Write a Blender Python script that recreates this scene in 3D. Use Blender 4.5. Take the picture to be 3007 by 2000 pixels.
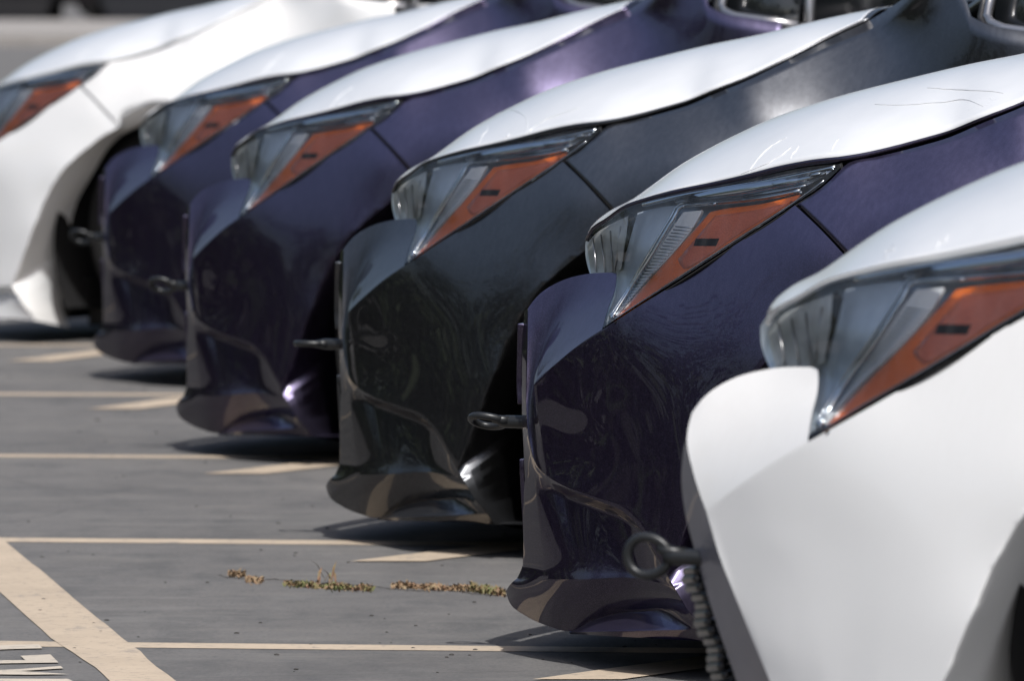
import bpy, bmesh, math, random
import numpy as np
from mathutils import Vector, Matrix

random.seed(7)
rng = np.random.default_rng(7)
for o in list(bpy.data.objects):
    bpy.data.objects.remove(o, do_unlink=True)
scene = bpy.context.scene
COL = scene.collection

# ------------------------------------------------------------------ camera, light, exposure
F_PX, CX, CY, CAM_H = 25240.0, 1503.5, 1000.0, 1.12
GZ = 0.085      # level of the asphalt
PITCH = math.atan(1150.0 / F_PX)
cam_d = bpy.data.cameras.new('camera')
cam = bpy.data.objects.new('camera', cam_d)
COL.objects.link(cam)
cam.location = (0, 0, CAM_H)
cam.rotation_euler = (math.pi / 2 - PITCH, 0, 0)
cam_d.sensor_width = 36.0
cam_d.lens = 36.0 * F_PX / 3007.0
cam_d.clip_start = 0.5
cam_d.clip_end = 3000
cam_d.dof.use_dof = True
cam_d.dof.focus_distance = 12.25
cam_d.dof.aperture_fstop = 12.5
scene.camera = cam

SUN_AZ = math.radians(-80)      # direction towards the sun, measured from +X counter-clockwise
SUN_EL = math.radians(60)
sun_dir = Vector((math.cos(SUN_EL) * math.cos(SUN_AZ), math.cos(SUN_EL) * math.sin(SUN_AZ), math.sin(SUN_EL)))
world = bpy.data.worlds.new('World')
scene.world = world
world.use_nodes = True
wn = world.node_tree.nodes
wl = world.node_tree.links
sky = wn.new('ShaderNodeTexSky')
sky.sky_type = 'NISHITA'
sky.sun_disc = False
sky.sun_elevation = SUN_EL
sky.sun_rotation = math.pi / 2 - SUN_AZ
sky.air_density = 1.0
sky.dust_density = 4.5
sky.ozone_density = 1.0
wl.new(sky.outputs[0], wn['Background'].inputs[0])
wn['Background'].inputs[1].default_value = 0.12
sun_d = bpy.data.lights.new('sun', 'SUN')
sun_d.energy = 4.1
sun_d.angle = math.radians(0.55)
sun_d.color = (1.0, 0.98, 0.955)
sun = bpy.data.objects.new('sun', sun_d)
COL.objects.link(sun)
sun.rotation_euler = sun_dir.to_track_quat('Z', 'Y').to_euler()
scene.view_settings.view_transform = 'Standard'
scene.view_settings.look = 'None'
scene.view_settings.exposure = 0.0
scene.view_settings.gamma = 1.0
scene.view_settings.use_curve_mapping = False

# ------------------------------------------------------------------ geometry of the view (used only to survey the cars)
CP, SP = math.cos(PITCH), math.sin(PITCH)
def ray(px, py):
    a = (px - CX) / F_PX
    b = -(py - CY) / F_PX
    return np.array([a, CP + b * SP, -SP + b * CP])
def ground(px, py):
    r = ray(px, py)
    k = (GZ - CAM_H) / r[2]
    return np.array([r[0] * k, r[1] * k, GZ])
def proj(p):
    x, y, z = p[0], p[1], p[2] - CAM_H
    dz = y * CP - z * SP
    u = y * SP + z * CP
    return (CX + F_PX * x / dz, CY - F_PX * u / dz)
POSES = {
    'A': (0.321, 10.286, math.radians(-23.7)),
    'B': (0.1833, 13.0938, math.radians(-28.0)),
    'C': (-0.141, 15.574, math.radians(-27.3)),
    'D': (-0.504, 18.200, math.radians(-27.7)),
    'E': (-0.840, 21.196, math.radians(-25.5)),
    'F': (-1.405, 23.55, math.radians(-24.8)),
}
def local(car, px, py, w):
    """point on car seen at (px, py) of the survey, w metres from the car's centre plane"""
    X, Y, t = POSES[car]
    c, s = math.cos(t), math.sin(t)
    r = ray(px, py)
    k = (-w - s * X + c * Y) / (-s * r[0] + c * r[1])
    x, y, z = r * k
    return np.array([c * (x - X) + s * (y - Y), -w, z + CAM_H])
def to_b(car, px, py, w):
    p = local(car, px, py, w)
    return car_px(p)
def car_px(p, car='B'):
    X, Y, t = POSES[car]
    c, s = math.cos(t), math.sin(t)
    return proj((X + c * p[0] - s * p[1], Y + s * p[0] + c * p[1], p[2]))
def lift(g):
    g = np.asarray(g, float)
    sh = g.shape[:-1]
    return np.array([local('B', *q) for q in g.reshape(-1, 3)]).reshape(*sh, 3)

# ------------------------------------------------------------------ curve and patch helpers
def curve(pts, n):
    """smooth curve through the points, n samples by chord length"""
    P = np.asarray(pts, float)
    if len(P) == 2:
        t = np.linspace(0, 1, n)[:, None]
        return P[0] * (1 - t) + P[1] * t
    d = np.linalg.norm(np.diff(P[:, :2], axis=0), axis=1)
    d = np.maximum(d, 1e-6)
    T = np.concatenate([[0], np.cumsum(d)])
    M = np.zeros_like(P)
    for i in range(1, len(P) - 1):
        s0 = (P[i] - P[i - 1]) / d[i - 1]
        s1 = (P[i + 1] - P[i]) / d[i]
        M[i] = (s0 * d[i] + s1 * d[i - 1]) / (d[i] + d[i - 1])
    M[0] = 1.5 * (P[1] - P[0]) / d[0] - 0.5 * M[1]
    M[-1] = 1.5 * (P[-1] - P[-2]) / d[-1] - 0.5 * M[-2]
    out = []
    for t in np.linspace(0, T[-1], n):
        i = min(max(np.searchsorted(T, t, side='right') - 1, 0), len(d) - 1)
        h = d[i]
        u = (t - T[i]) / h
        out.append((2*u**3 - 3*u**2 + 1) * P[i] + (u**3 - 2*u**2 + u) * h * M[i]
                   + (-2*u**3 + 3*u**2) * P[i + 1] + (u**3 - u**2) * h * M[i + 1])
    return np.array(out)
def joinc(*cs):
    out = [cs[0]]
    for c in cs[1:]:
        out.append(c[1:])
    return np.concatenate(out)
def coons(top, bottom, left, right):
    nu, nv = len(top), len(left)
    u = np.linspace(0, 1, nu)[None, :, None]
    v = np.linspace(0, 1, nv)[:, None, None]
    T, B = top[None], bottom[None]
    L, R = left[:, None], right[:, None]
    return ((1 - v) * T + v * B + (1 - u) * L + u * R
            - (1 - u) * (1 - v) * top[0] - u * (1 - v) * top[-1]
            - (1 - u) * v * bottom[0] - u * v * bottom[-1])
class TPS:
    def __init__(self, pts, smooth=0.0):
        P = np.asarray(pts, float)
        self.X = P[:, :2] / 1000.0
        n = len(P)
        K = self.k(self.X[:, None] - self.X[None])
        K += np.eye(n) * smooth
        Q = np.hstack([np.ones((n, 1)), self.X])
        A = np.block([[K, Q], [Q.T, np.zeros((3, 3))]])
        self.c = np.linalg.solve(A, np.concatenate([P[:, 2], np.zeros(3)]))
    def k(self, d):
        r2 = (d ** 2).sum(-1)
        return np.where(r2 > 0, r2 * np.log(r2 + 1e-12), 0)
    def __call__(self, x, y):
        q = np.stack([np.asarray(x, float), np.asarray(y, float)], -1) / 1000.0
        k = self.k(q[..., None, :] - self.X)
        return k @ self.c[:-3] + self.c[-3] + self.c[-2] * q[..., 0] + self.c[-1] * q[..., 1]
def with_w(g, tps, off=0.0):
    g = np.array(g, float)
    if g.shape[-1] == 2:
        g = np.concatenate([g, np.zeros(g.shape[:-1] + (1,))], -1)
    g[..., 2] = tps(g[..., 0], g[..., 1]) + off
    return g

class Mesh:
    def __init__(self):
        self.v, self.f = [], []
    def grid(self, g, close_u=False):
        g = np.asarray(g)
        nv, nu = g.shape[:2]
        b = len(self.v)
        self.v += [tuple(p) for p in g.reshape(-1, 3)]
        for j in range(nv - 1):
            for i in range(nu - (0 if close_u else 1)):
                i2 = (i + 1) % nu
                self.f.append((b + j*nu + i, b + j*nu + i2, b + (j+1)*nu + i2, b + (j+1)*nu + i))
        return self
    def box(self, lo, hi, m=None):
        b = len(self.v)
        for z in (lo[2], hi[2]):
            for x, y in ((lo[0], lo[1]), (hi[0], lo[1]), (hi[0], hi[1]), (lo[0], hi[1])):
                p = Vector((x, y, z))
                if m: p = m @ p
                self.v.append(tuple(p))
        for q in ((3,2,1,0),(4,5,6,7),(0,1,5,4),(1,2,6,5),(2,3,7,6),(3,0,4,7)):
            self.f.append(tuple(b + i for i in q))
        return self
    def tube(self, pts, r, seg=10, closed=False, flat=1.0):
        P = [Vector(p) for p in pts]
        n = len(P)
        rings = []
        up = Vector((0, 0, 1))
        for i in range(n):
            a = P[(i - 1) % n] if (closed or i > 0) else P[i]
            c = P[(i + 1) % n] if (closed or i < n - 1) else P[i]
            t = (c - a).normalized()
            s = t.cross(up)
            if s.length < 1e-3: s = t.cross(Vector((0, 1, 0)))
            s.normalize()
            q = s.cross(t).normalized()
            rr = r[i] if hasattr(r, '__len__') else r
            rings.append([tuple(P[i] + s * math.cos(k*2*math.pi/seg) * rr + q * math.sin(k*2*math.pi/seg) * rr * flat) for k in range(seg)])
        b = len(self.v)
        for rg in rings: self.v += rg
        for i in range(n if closed else n - 1):
            j = (i + 1) % n
            for k in range(seg):
                k2 = (k + 1) % seg
                self.f.append((b + i*seg + k, b + i*seg + k2, b + j*seg + k2, b + j*seg + k))
        if not closed:
            self.f.append(tuple(b + k for k in range(seg))[::-1])
            self.f.append(tuple(b + (n-1)*seg + k for k in range(seg)))
        return self
    def lathe(self, prof, center, axis='y', seg=48):
        """prof: (radius, offset along the axis)"""
        g = []
        for r, h in prof:
            ring = []
            for k in range(seg):
                a = 2 * math.pi * k / seg
                if axis == 'y':
                    ring.append((center[0] + r*math.cos(a), center[1] + h, center[2] + r*math.sin(a)))
                else:
                    ring.append((center[0] + h, center[1] + r*math.cos(a), center[2] + r*math.sin(a)))
            g.append(ring)
        return self.grid(np.array(g), close_u=True)
    def mirrored(self, both=False):
        m = Mesh()
        if both:
            m.v = list(self.v); m.f = list(self.f)
        b = len(m.v)
        m.v += [(x, -y, z) for x, y, z in self.v]
        m.f += [tuple(b + i for i in reversed(q)) for q in self.f]
        return m

def make(name, mb, mat, parent=None, smooth=True, solid=0.0, bevel=0.0, outward=None, weld=1e-4, ang=28, seg=3):
    me = bpy.data.meshes.new(name)
    me.from_pydata(mb.v, [], mb.f)
    bm = bmesh.new()
    bm.from_mesh(me)
    if weld: bmesh.ops.remove_doubles(bm, verts=bm.verts, dist=weld)
    bmesh.ops.dissolve_degenerate(bm, dist=1e-6, edges=bm.edges)
    bmesh.ops.recalc_face_normals(bm, faces=bm.faces)
    if outward is not None:
        o = Vector(outward)
        if sum((f.normal.dot(o) * f.calc_area() for f in bm.faces)) < 0:
            bmesh.ops.reverse_faces(bm, faces=bm.faces)
    bm.to_mesh(me)
    bm.free()
    for p in me.polygons: p.use_smooth = smooth
    me.materials.append(mat)
    ob = bpy.data.objects.new(name, me)
    COL.objects.link(ob)
    if parent: ob.parent = parent
    if solid:
        s = ob.modifiers.new('thickness', 'SOLIDIFY')
        s.thickness = solid; s.offset = -1
    if bevel:
        b = ob.modifiers.new('edge', 'BEVEL')
        b.width = bevel; b.segments = seg; b.limit_method = 'ANGLE'; b.angle_limit = math.radians(ang)
        b.harden_normals = False
    return ob
def empty(name, loc=(0,0,0), rz=0):
    o = bpy.data.objects.new(name, None)
    COL.objects.link(o)
    o.location = loc
    o.rotation_euler = (0, 0, rz)
    o.empty_display_size = 0.2
    return o
def tag(o, label=None, cat=None, group=None, kind=None):
    if label: o['label'] = label
    if cat: o['category'] = cat
    if group: o['group'] = group
    if kind: o['kind'] = kind
    return o

# ------------------------------------------------------------------ materials
def mat(name):
    m = bpy.data.materials.new(name)
    m.use_nodes = True
    nt = m.node_tree
    return m, nt.nodes, nt.links, nt.nodes['Principled BSDF']
def noise(n, l, scale, detail=4, rough=0.55, vec=None, coord='Object', mapping=None):
    tc = n.new('ShaderNodeTexCoord')
    t = n.new('ShaderNodeTexNoise')
    t.inputs['Scale'].default_value = scale
    t.inputs['Detail'].default_value = detail
    t.inputs['Roughness'].default_value = rough
    if mapping is not None:
        mp = n.new('ShaderNodeMapping')
        mp.inputs['Scale'].default_value = mapping
        l.new(tc.outputs[coord], mp.inputs[0])
        l.new(mp.outputs[0], t.inputs[0])
    else:
        l.new(tc.outputs[coord], t.inputs[0])
    return t.outputs['Fac']
def ramp(n, l, src, stops):
    r = n.new('ShaderNodeValToRGB')
    e = r.color_ramp.elements
    e[0].position, e[0].color = stops[0][0], (*stops[0][1], 1)
    e[1].position, e[1].color = stops[-1][0], (*stops[-1][1], 1)
    for p, c in stops[1:-1]:
        q = e.new(p); q.color = (*c, 1)
    l.new(src, r.inputs[0])
    return r.outputs[0]
def mapr(n, l, src, a, b, c, d):
    r = n.new('ShaderNodeMapRange')
    for i, v in enumerate((a, b, c, d)): r.inputs[1 + i].default_value = v
    l.new(src, r.inputs[0])
    return r.outputs[0]
def math2(n, l, op, a, b):
    r = n.new('ShaderNodeMath'); r.operation = op
    for i, v in enumerate((a, b)):
        if isinstance(v, (int, float)): r.inputs[i].default_value = v
        else: l.new(v, r.inputs[i])
    return r.outputs[0]
def mixc(n, l, fac, a, b):
    r = n.new('ShaderNodeMix'); r.data_type = 'RGBA'
    if isinstance(fac, (int, float)): r.inputs[0].default_value = fac
    else: l.new(fac, r.inputs[0])
    for i, v in ((6, a), (7, b)):
        if isinstance(v, tuple): r.inputs[i].default_value = (*v, 1)
        else: l.new(v, r.inputs[i])
    return r.outputs[2]
def bump(n, l, h, strength, dist):
    b = n.new('ShaderNodeBump')
    b.inputs['Strength'].default_value = strength
    b.inputs['Distance'].default_value = dist
    l.new(h, b.inputs['Height'])
    return b.outputs[0]

def paint(name, base, metallic, rough, dust_sun_tint=(0.30, 0.29, 0.28), dust_sun_amt=0.10, flake=0.5):
    m, n, l, p = mat(name)
    fl = noise(n, l, 900, 1)
    flc = mapr(n, l, fl, 0.45, 0.75, 1 - flake * .35, 1 + flake * 1.6)
    mul = n.new('ShaderNodeVectorMath'); mul.operation = 'SCALE'
    mul.inputs[0].default_value = base
    l.new(flc, mul.inputs['Scale'])
    st = noise(n, l, 1.0, 3, 0.6, mapping=(110, 110, 5))
    bl = noise(n, l, 6.0, 3)
    d = math2(n, l, 'MULTIPLY', mapr(n, l, st, 0.45, 0.75, 0, 1), mapr(n, l, bl, 0.35, 0.65, 0.35, 1))
    speck = noise(n, l, 160, 2, 0.5)
    sp = mapr(n, l, speck, 0.70, 0.78, 0, 0.6)
    d2 = math2(n, l, 'MAXIMUM', math2(n, l, 'MULTIPLY', d, 1.0), sp)
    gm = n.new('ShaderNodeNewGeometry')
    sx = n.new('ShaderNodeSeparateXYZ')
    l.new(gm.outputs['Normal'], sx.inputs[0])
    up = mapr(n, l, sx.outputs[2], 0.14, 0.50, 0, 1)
    sunlit_top = math2(n, l, 'MULTIPLY', up, mapr(n, l, st, 0.3, 0.7, 0.88, 1.08))
    fac = math2(n, l, 'MULTIPLY', d2, dust_sun_amt * 0.18)
    fac = math2(n, l, 'ADD', fac, dust_sun_amt * 0.04)
    fac = math2(n, l, 'ADD', fac, math2(n, l, 'MULTIPLY', sunlit_top, dust_sun_amt * 3.4))  # upward faces: dust plus sunlit brightness put into the colour
    col = mixc(n, l, fac, mul.outputs[0], dust_sun_tint)
    l.new(col, p.inputs['Base Color'])
    p.inputs['Metallic'].default_value = metallic
    rr = mapr(n, l, st, 0.3, 0.8, rough - .01, rough + .03)
    l.new(rr, p.inputs['Roughness'])
    p.inputs['Specular IOR Level'].default_value = 0.5 if metallic == 0 else 0.15
    if metallic > 0: p.inputs['Specular Tint'].default_value = (0.30, 0.30, 0.32, 1)
    p.inputs['Coat Weight'].default_value = 1.0 if metallic == 0 else 0.85
    cr = mapr(n, l, d, 0, 1, 0.012, 0.035)
    l.new(cr, p.inputs['Coat Roughness'])
    p.inputs['Coat IOR'].default_value = 1.42
    return m
def plain(name, col, rough=0.5, metallic=0.0, coat=0.0, bump_scale=0, bump_d=0.001, var=0.12):
    m, n, l, p = mat(name)
    f = noise(n, l, 14, 5)
    c0 = tuple(c * (1 - var) for c in col); c1 = tuple(min(1, c * (1 + var)) for c in col)
    l.new(ramp(n, l, f, [(0.3, c0), (0.7, c1)]), p.inputs['Base Color'])
    p.inputs['Roughness'].default_value = rough
    p.inputs['Metallic'].default_value = metallic
    p.inputs['Coat Weight'].default_value = coat
    if bump_scale:
        l.new(bump(n, l, noise(n, l, bump_scale, 4), 0.6, bump_d), p.inputs['Normal'])
    return m

M = {}
M['purple'] = paint('purple_paint', (0.050, 0.039, 0.066), 1.0, 0.40, dust_sun_tint=(0.34, 0.31, 0.50), dust_sun_amt=0.13, flake=0.9)
M['grey'] = paint('grey_paint', (0.050, 0.049, 0.051), 1.0, 0.40, dust_sun_tint=(0.34, 0.36, 0.39), dust_sun_amt=0.13, flake=0.8)
M['white'] = paint('white_paint', (0.79, 0.80, 0.80), 0.0, 0.45, dust_sun_tint=(0.55, 0.53, 0.50), dust_sun_amt=0.10, flake=0.02)
M['black_plastic'] = plain('black_plastic', (0.016, 0.016, 0.017), 0.42, bump_scale=300, bump_d=0.0006)
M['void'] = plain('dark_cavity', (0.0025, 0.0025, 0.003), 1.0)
M['rubber'] = plain('tyre_rubber', (0.006, 0.006, 0.006), 0.9, bump_scale=60)
M['rim'] = plain('rim_alloy', (0.35, 0.36, 0.37), 0.35, 0.9)
M['chrome'] = plain('chrome', (0.62, 0.66, 0.70), 0.13, 1.0, var=.03)
M['bezel'] = plain('lamp_bezel', (0.62, 0.69, 0.76), 0.28, 0.5, var=.2)
M['band'] = plain('reflector_band', (0.66, 0.70, 0.74), 0.22, 0.7, var=.05)
M['hook'] = plain('tow_eye_steel', (0.022, 0.024, 0.026), 0.38, 0.3, bump_scale=120, bump_d=0.0005)
M['satin'] = plain('satin_trim', (0.42, 0.42, 0.43), 0.28, 0.9, var=.05)
M['shade_trim'] = plain('grille_surround', (0.16, 0.16, 0.19), 0.35, 0.2, coat=.4)
M['mesh'] = plain('grille_mesh', (0.018, 0.018, 0.019), 0.3, 0.2)
M['glass_dark'] = plain('tinted_glass', (0.012, 0.014, 0.016), 0.06, 0.0, coat=1.0)

def film_mat():
    m, n, l, p = mat('white_protective_film')
    tc = n.new('ShaderNodeTexCoord')
    nz = n.new('ShaderNodeTexNoise'); nz.inputs['Scale'].default_value = 5; nz.inputs['Detail'].default_value = 3
    l.new(tc.outputs['Object'], nz.inputs[0])
    mp = n.new('ShaderNodeMapping'); mp.inputs['Scale'].default_value = (1.0, 2.2, 1.4)
    mp.inputs['Rotation'].default_value = (0, 0, 0.5)
    ad = n.new('ShaderNodeMix'); ad.data_type = 'RGBA'; ad.inputs[0].default_value = 0.25
    l.new(tc.outputs['Object'], ad.inputs[6]); l.new(nz.outputs['Color'], ad.inputs[7])
    l.new(ad.outputs[2], mp.inputs[0])
    vo = n.new('ShaderNodeTexVoronoi'); vo.feature = 'DISTANCE_TO_EDGE'; vo.inputs['Scale'].default_value = 7.0
    l.new(mp.outputs[0], vo.inputs[0])
    ridge = mapr(n, l, vo.outputs['Distance'], 0.0, 0.010, 1, 0)
    msk = mapr(n, l, noise(n, l, 3.2, 2), 0.56, 0.75, 0, .5)
    ridge = math2(n, l, 'MULTIPLY', ridge, msk)
    fine = noise(n, l, 1.0, 4, .6, mapping=(22, 60, 30))
    h = math2(n, l, 'ADD', ridge, math2(n, l, 'MULTIPLY', fine, 0.55))
    l.new(bump(n, l, h, 0.5, 0.0020), p.inputs['Normal'])
    c = ramp(n, l, noise(n, l, 8, 4), [(0.3, (0.63, 0.65, 0.67)), (0.7, (0.71, 0.725, 0.74))])
    l.new(c, p.inputs['Base Color'])
    p.inputs['Roughness'].default_value = 0.30
    p.inputs['Coat Weight'].default_value = 0.9
    p.inputs['Coat Roughness'].default_value = 0.10
    return m
M['film'] = film_mat()
def amber_mat(name, col, rough):
    m, n, l, p = mat(name)
    tc = n.new('ShaderNodeTexCoord')
    w = n.new('ShaderNodeTexVoronoi'); w.inputs['Scale'].default_value = 420
    l.new(tc.outputs['Object'], w.inputs[0])
    c = ramp(n, l, w.outputs['Distance'], [(0.1, tuple(x * 0.8 for x in col)), (0.6, col)])
    l.new(c, p.inputs['Base Color'])
    l.new(bump(n, l, w.outputs['Distance'], 0.5, 0.001), p.inputs['Normal'])
    p.inputs['Roughness'].default_value = rough
    p.inputs['Metallic'].default_value = 0.0
    p.inputs['Coat Weight'].default_value = 0.6
    return m
M['amber'] = amber_mat('amber_reflector', (0.80, 0.17, 0.02), 0.3)
M['amber_pale'] = amber_mat('pale_amber_lens', (0.62, 0.17, 0.09), 0.25)
def clear_mat(name, tint, haze, ior=1.3):
    m, n, l, p = mat(name)
    n.remove(p)
    tr = n.new('ShaderNodeBsdfTransparent'); tr.inputs[0].default_value = (*tint, 1)
    gl = n.new('ShaderNodeBsdfGlossy'); gl.inputs['Roughness'].default_value = 0.02
    df = n.new('ShaderNodeBsdfDiffuse'); df.inputs[0].default_value = (0.55, 0.56, 0.57, 1)
    fr = n.new('ShaderNodeFresnel'); fr.inputs[0].default_value = ior
    m1 = n.new('ShaderNodeMixShader'); m2 = n.new('ShaderNodeMixShader')
    hz = mapr(n, l, noise(n, l, 1.0, 4, mapping=(60, 60, 8)), 0.4, 0.8, haze * .4, haze * 1.6)
    l.new(hz, m1.inputs[0])
    l.new(tr.outputs[0], m1.inputs[1]); l.new(df.outputs[0], m1.inputs[2])
    l.new(fr.outputs[0], m2.inputs[0])
    l.new(m1.outputs[0], m2.inputs[1]); l.new(gl.outputs[0], m2.inputs[2])
    l.new(m2.outputs[0], n['Material Output'].inputs[0])
    return m
M['lens'] = clear_mat('clear_lamp_lens', (0.96, 0.98, 0.99), 0.025)
M['guide'] = plain('light_guide', (0.72, 0.73, 0.74), 0.25, 0.1, coat=.8, bump_scale=90, bump_d=.002)
M['cloudy'] = plain('lamp_inner_lens', (0.72, 0.72, 0.69), 0.35, 0.1, coat=.6, var=.35)

# ------------------------------------------------------------------ ground
def ground_mat():
    m, n, l, p = mat('asphalt')
    big = noise(n, l, 1.6, 9, 0.7, mapping=(0.8, 0.45, 1))
    mid = noise(n, l, 7, 5, 0.6)
    fine = noise(n, l, 130, 4, 0.7)
    grit = noise(n, l, 420, 2, 0.6)
    c = ramp(n, l, big, [(0.3, (0.095, 0.093, 0.092)), (0.7, (0.142, 0.137, 0.131))])
    c = mixc(n, l, mapr(n, l, mid, 0.4, 0.75, 0, 0.35), c, (0.20, 0.195, 0.19))
    c = mixc(n, l, mapr(n, l, fine, 0.3, 0.55, 0.6, 0), c, (0.045, 0.045, 0.048))
    stz = noise(n, l, 1.0, 6, 0.7, mapping=(9, 3.2, 1))
    c = mixc(n, l, mapr(n, l, stz, 0.48, 0.68, 0, 0.6), c, (0.062, 0.064, 0.066))
    stz2 = noise(n, l, 1.0, 6, 0.7, mapping=(2.2, 7.0, 1))
    c = mixc(n, l, mapr(n, l, stz2, 0.52, 0.68, 0, 0.5), c, (0.17, 0.162, 0.15))
    c = mixc(n, l, mapr(n, l, grit, 0.62, 0.72, 0, 0.45), c, (0.24, 0.235, 0.22))
    c = mixc(n, l, mapr(n, l, noise(n, l, 55, 3, .8), 0.55, 0.72, 0, 0.4), c, (0.07, 0.07, 0.072))
    c = mixc(n, l, mapr(n, l, noise(n, l, 2.2, 8, .75, mapping=(.5, 1.6, 1)), 0.52, 0.68, 0, 0.5), c, (0.20, 0.195, 0.185))
    # fine straight sweeping marks and hairline cracks
    vo = n.new('ShaderNodeTexVoronoi'); vo.feature = 'DISTANCE_TO_EDGE'; vo.inputs['Scale'].default_value = 0.55
    tc = n.new('ShaderNodeTexCoord')
    nz = n.new('ShaderNodeTexNoise'); nz.inputs['Scale'].default_value = 2.2; nz.inputs['Detail'].default_value = 6
    l.new(tc.outputs['Object'], nz.inputs[0])
    mx = n.new('ShaderNodeMix'); mx.data_type = 'RGBA'; mx.inputs[0].default_value = 0.12
    l.new(tc.outputs['Object'], mx.inputs[6]); l.new(nz.outputs['Color'], mx.inputs[7])
    l.new(mx.outputs[2], vo.inputs[0])
    cr = mapr(n, l, vo.outputs['Distance'], 0.0, 0.004, 0.25, 0)
    c = mixc(n, l, cr, c, (0.03, 0.03, 0.03))
    l.new(c, p.inputs['Base Color'])
    p.inputs['Roughness'].default_value = 0.85
    h = math2(n, l, 'ADD', fine, math2(n, l, 'MULTIPLY', grit, 0.5))
    l.new(bump(n, l, h, 0.55, 0.006), p.inputs['Normal'])
    return m
M['asphalt'] = ground_mat()
def line_mat(name, col):
    m, n, l, p = mat(name)
    a = noise(n, l, 60, 5, 0.7)
    b = noise(n, l, 5, 4, 0.6)
    c = ramp(n, l, b, [(0.3, tuple(x * .86 for x in col)), (0.7, tuple(x * 1.08 for x in col))])
    c = mixc(n, l, mapr(n, l, a, 0.55, 0.68, 0, 0.6), c, (0.13, 0.125, 0.12))
    a2 = noise(n, l, 16, 8, 0.75, mapping=(1, .35, 1))
    c = mixc(n, l, mapr(n, l, a2, 0.57, 0.66, 0, 0.55), c, (0.17, 0.165, 0.155))
    l.new(c, p.inputs['Base Color'])
    p.inputs['Roughness'].default_value = 0.75
    l.new(bump(n, l, a, 0.5, 0.003), p.inputs['Normal'])
    return m
M['line'] = line_mat('faded_tan_line_paint', (0.42, 0.345, 0.26))
M['line_pale'] = line_mat('pale_line_paint', (0.46, 0.41, 0.34))
M['concrete'] = plain('pale_concrete', (0.26, 0.245, 0.23), 0.9, var=.1, bump_scale=6, bump_d=.01)

g = Mesh()
g.v = [(-900, -900, GZ), (900, -900, GZ), (900, 900, GZ), (-900, 900, GZ)]; g.f = [(0, 1, 2, 3)]
tag(make('parking_lot', g, M['asphalt'], smooth=False, weld=0), kind='structure')

def strip(name, a, b, wa, wb=None, z=GZ+0.0008, m='line', wobble=0.006, n=60, cut=None):
    """painted line from a to b (ground xy), width wa, edges slightly uneven"""
    a = np.array(a[:2], float); b = np.array(b[:2], float)
    d = (b - a) / np.linalg.norm(b - a)
    q = np.array([-d[1], d[0]])
    wb = wa if wb is None else wb
    rows = [[], []]
    w1 = np.cumsum(rng.normal(0, wobble * .35, n)); w1 -= np.linspace(w1[0], w1[-1], n)
    w2 = np.cumsum(rng.normal(0, wobble * .35, n)); w2 -= np.linspace(w2[0], w2[-1], n)
    for i, t in enumerate(np.linspace(0, 1, n)):
        c = a + (b - a) * t
        w = wa + (wb - wa) * t
        rows[0].append((*(c + q * (w/2 + np.clip(w1[i], -wobble, wobble))), z))
        rows[1].append((*(c - q * (w/2 + np.clip(w2[i], -wobble, wobble))), z))
    mb = Mesh().grid(np.array(rows))
    ob = make(name, mb, M[m], smooth=False, outward=(0, 0, 1))
    tag(ob, kind='structure')
    return ob
# bay lines running across the view (one per bay)
for i, (yl, yr) in enumerate(((1892, 1912), (1586, 1603), (1339, 1352), (1158, 1166), (1014, 1022), (905, 911))):
    a = ground(-60, yl); b = ground(3060, yl + (yr - yl) * 1.55)
    d = (b - a) / np.linalg.norm(b - a)
    strip('parking_line', a - d * 1.5, b + d * 2.0, 0.10)
# row line running along the noses of the far row
a = ground(65, 1700); b = ground(412, 2000)
d = (b - a) / np.linalg.norm(b - a)
strip('row_line', b - d * 6, a + d * 30, 0.105, z=GZ+0.0014, wobble=0.009, n=260)
# slanting bay lines that start with a pointed end at the cars
for i, (x0, y0, x1, y1) in enumerate(((1560, 2000, 2100, 1926), (1022, 1652, 1540, 1592), (598, 1394, 990, 1350),
                                      (258, 1203, 515, 1170), (20, 1062, 285, 1030))):
    a = ground(x0, y0); b = ground(x1, y1)
    d = (b - a) / np.linalg.norm(b - a)
    e = a + d * 4.6
    q = np.array([-d[1], d[0], 0]); wdt = 0.11
    lim = np.array([1.0, 0, 0])
    k0 = wdt * d[0] / max(1e-6, abs(q[0])) * 0
    mb = Mesh()
    p0 = a; p1 = a + np.array([wdt / abs(d[1]), 0, 0]); 
    n = 40
    r0 = [p0 + (e - a) * t for t in np.linspace(0, 1, n)]
    r1 = [p1 + (e - a) * t for t in np.linspace(0, 1, n)]
    for r in (r0, r1):
        for j in range(n): r[j] = r[j] + np.array([rng.normal(0, .002), 0, GZ + 0.002 - r[j][2]])
    mb.grid(np.array([r0, r1]))
    ob = make('slanting_line', mb, M['line'], smooth=False, outward=(0, 0, 1))
    tag(ob, kind='structure')
# stencilled letter strokes on the asphalt, cut by the left edge of the picture
def decal(name, px, m='line_pale', z=0.002):
    mb = Mesh()
    mb.v = [tuple(ground(x, y) + np.array([0, 0, z])) for x, y in px]
    mb.f = [tuple(range(len(px)))]
    ob = make(name, mb, M[m], smooth=False, outward=(0, 0, 1), weld=0)
    tag(ob, kind='structure')
    return ob
decal('painted_letter', [(-160, 1904), (-30, 1901), (115, 1897), (124, 1909), (40, 1911), (-30, 1914), (-160, 1918)])
decal('painted_letter', [(60, 1931), (148, 1927), (172, 1951), (-160, 1956), (-160, 1944), (74, 1944)])
decal('painted_letter', [(-160, 1981), (60, 1970), (178, 1961), (186, 1968), (60, 1976), (203, 1985), (80, 1987), (-160, 1984)])
decal('painted_letter', [(-160, 1998), (200, 1999), (230, 2012), (-160, 2012)])

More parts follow.
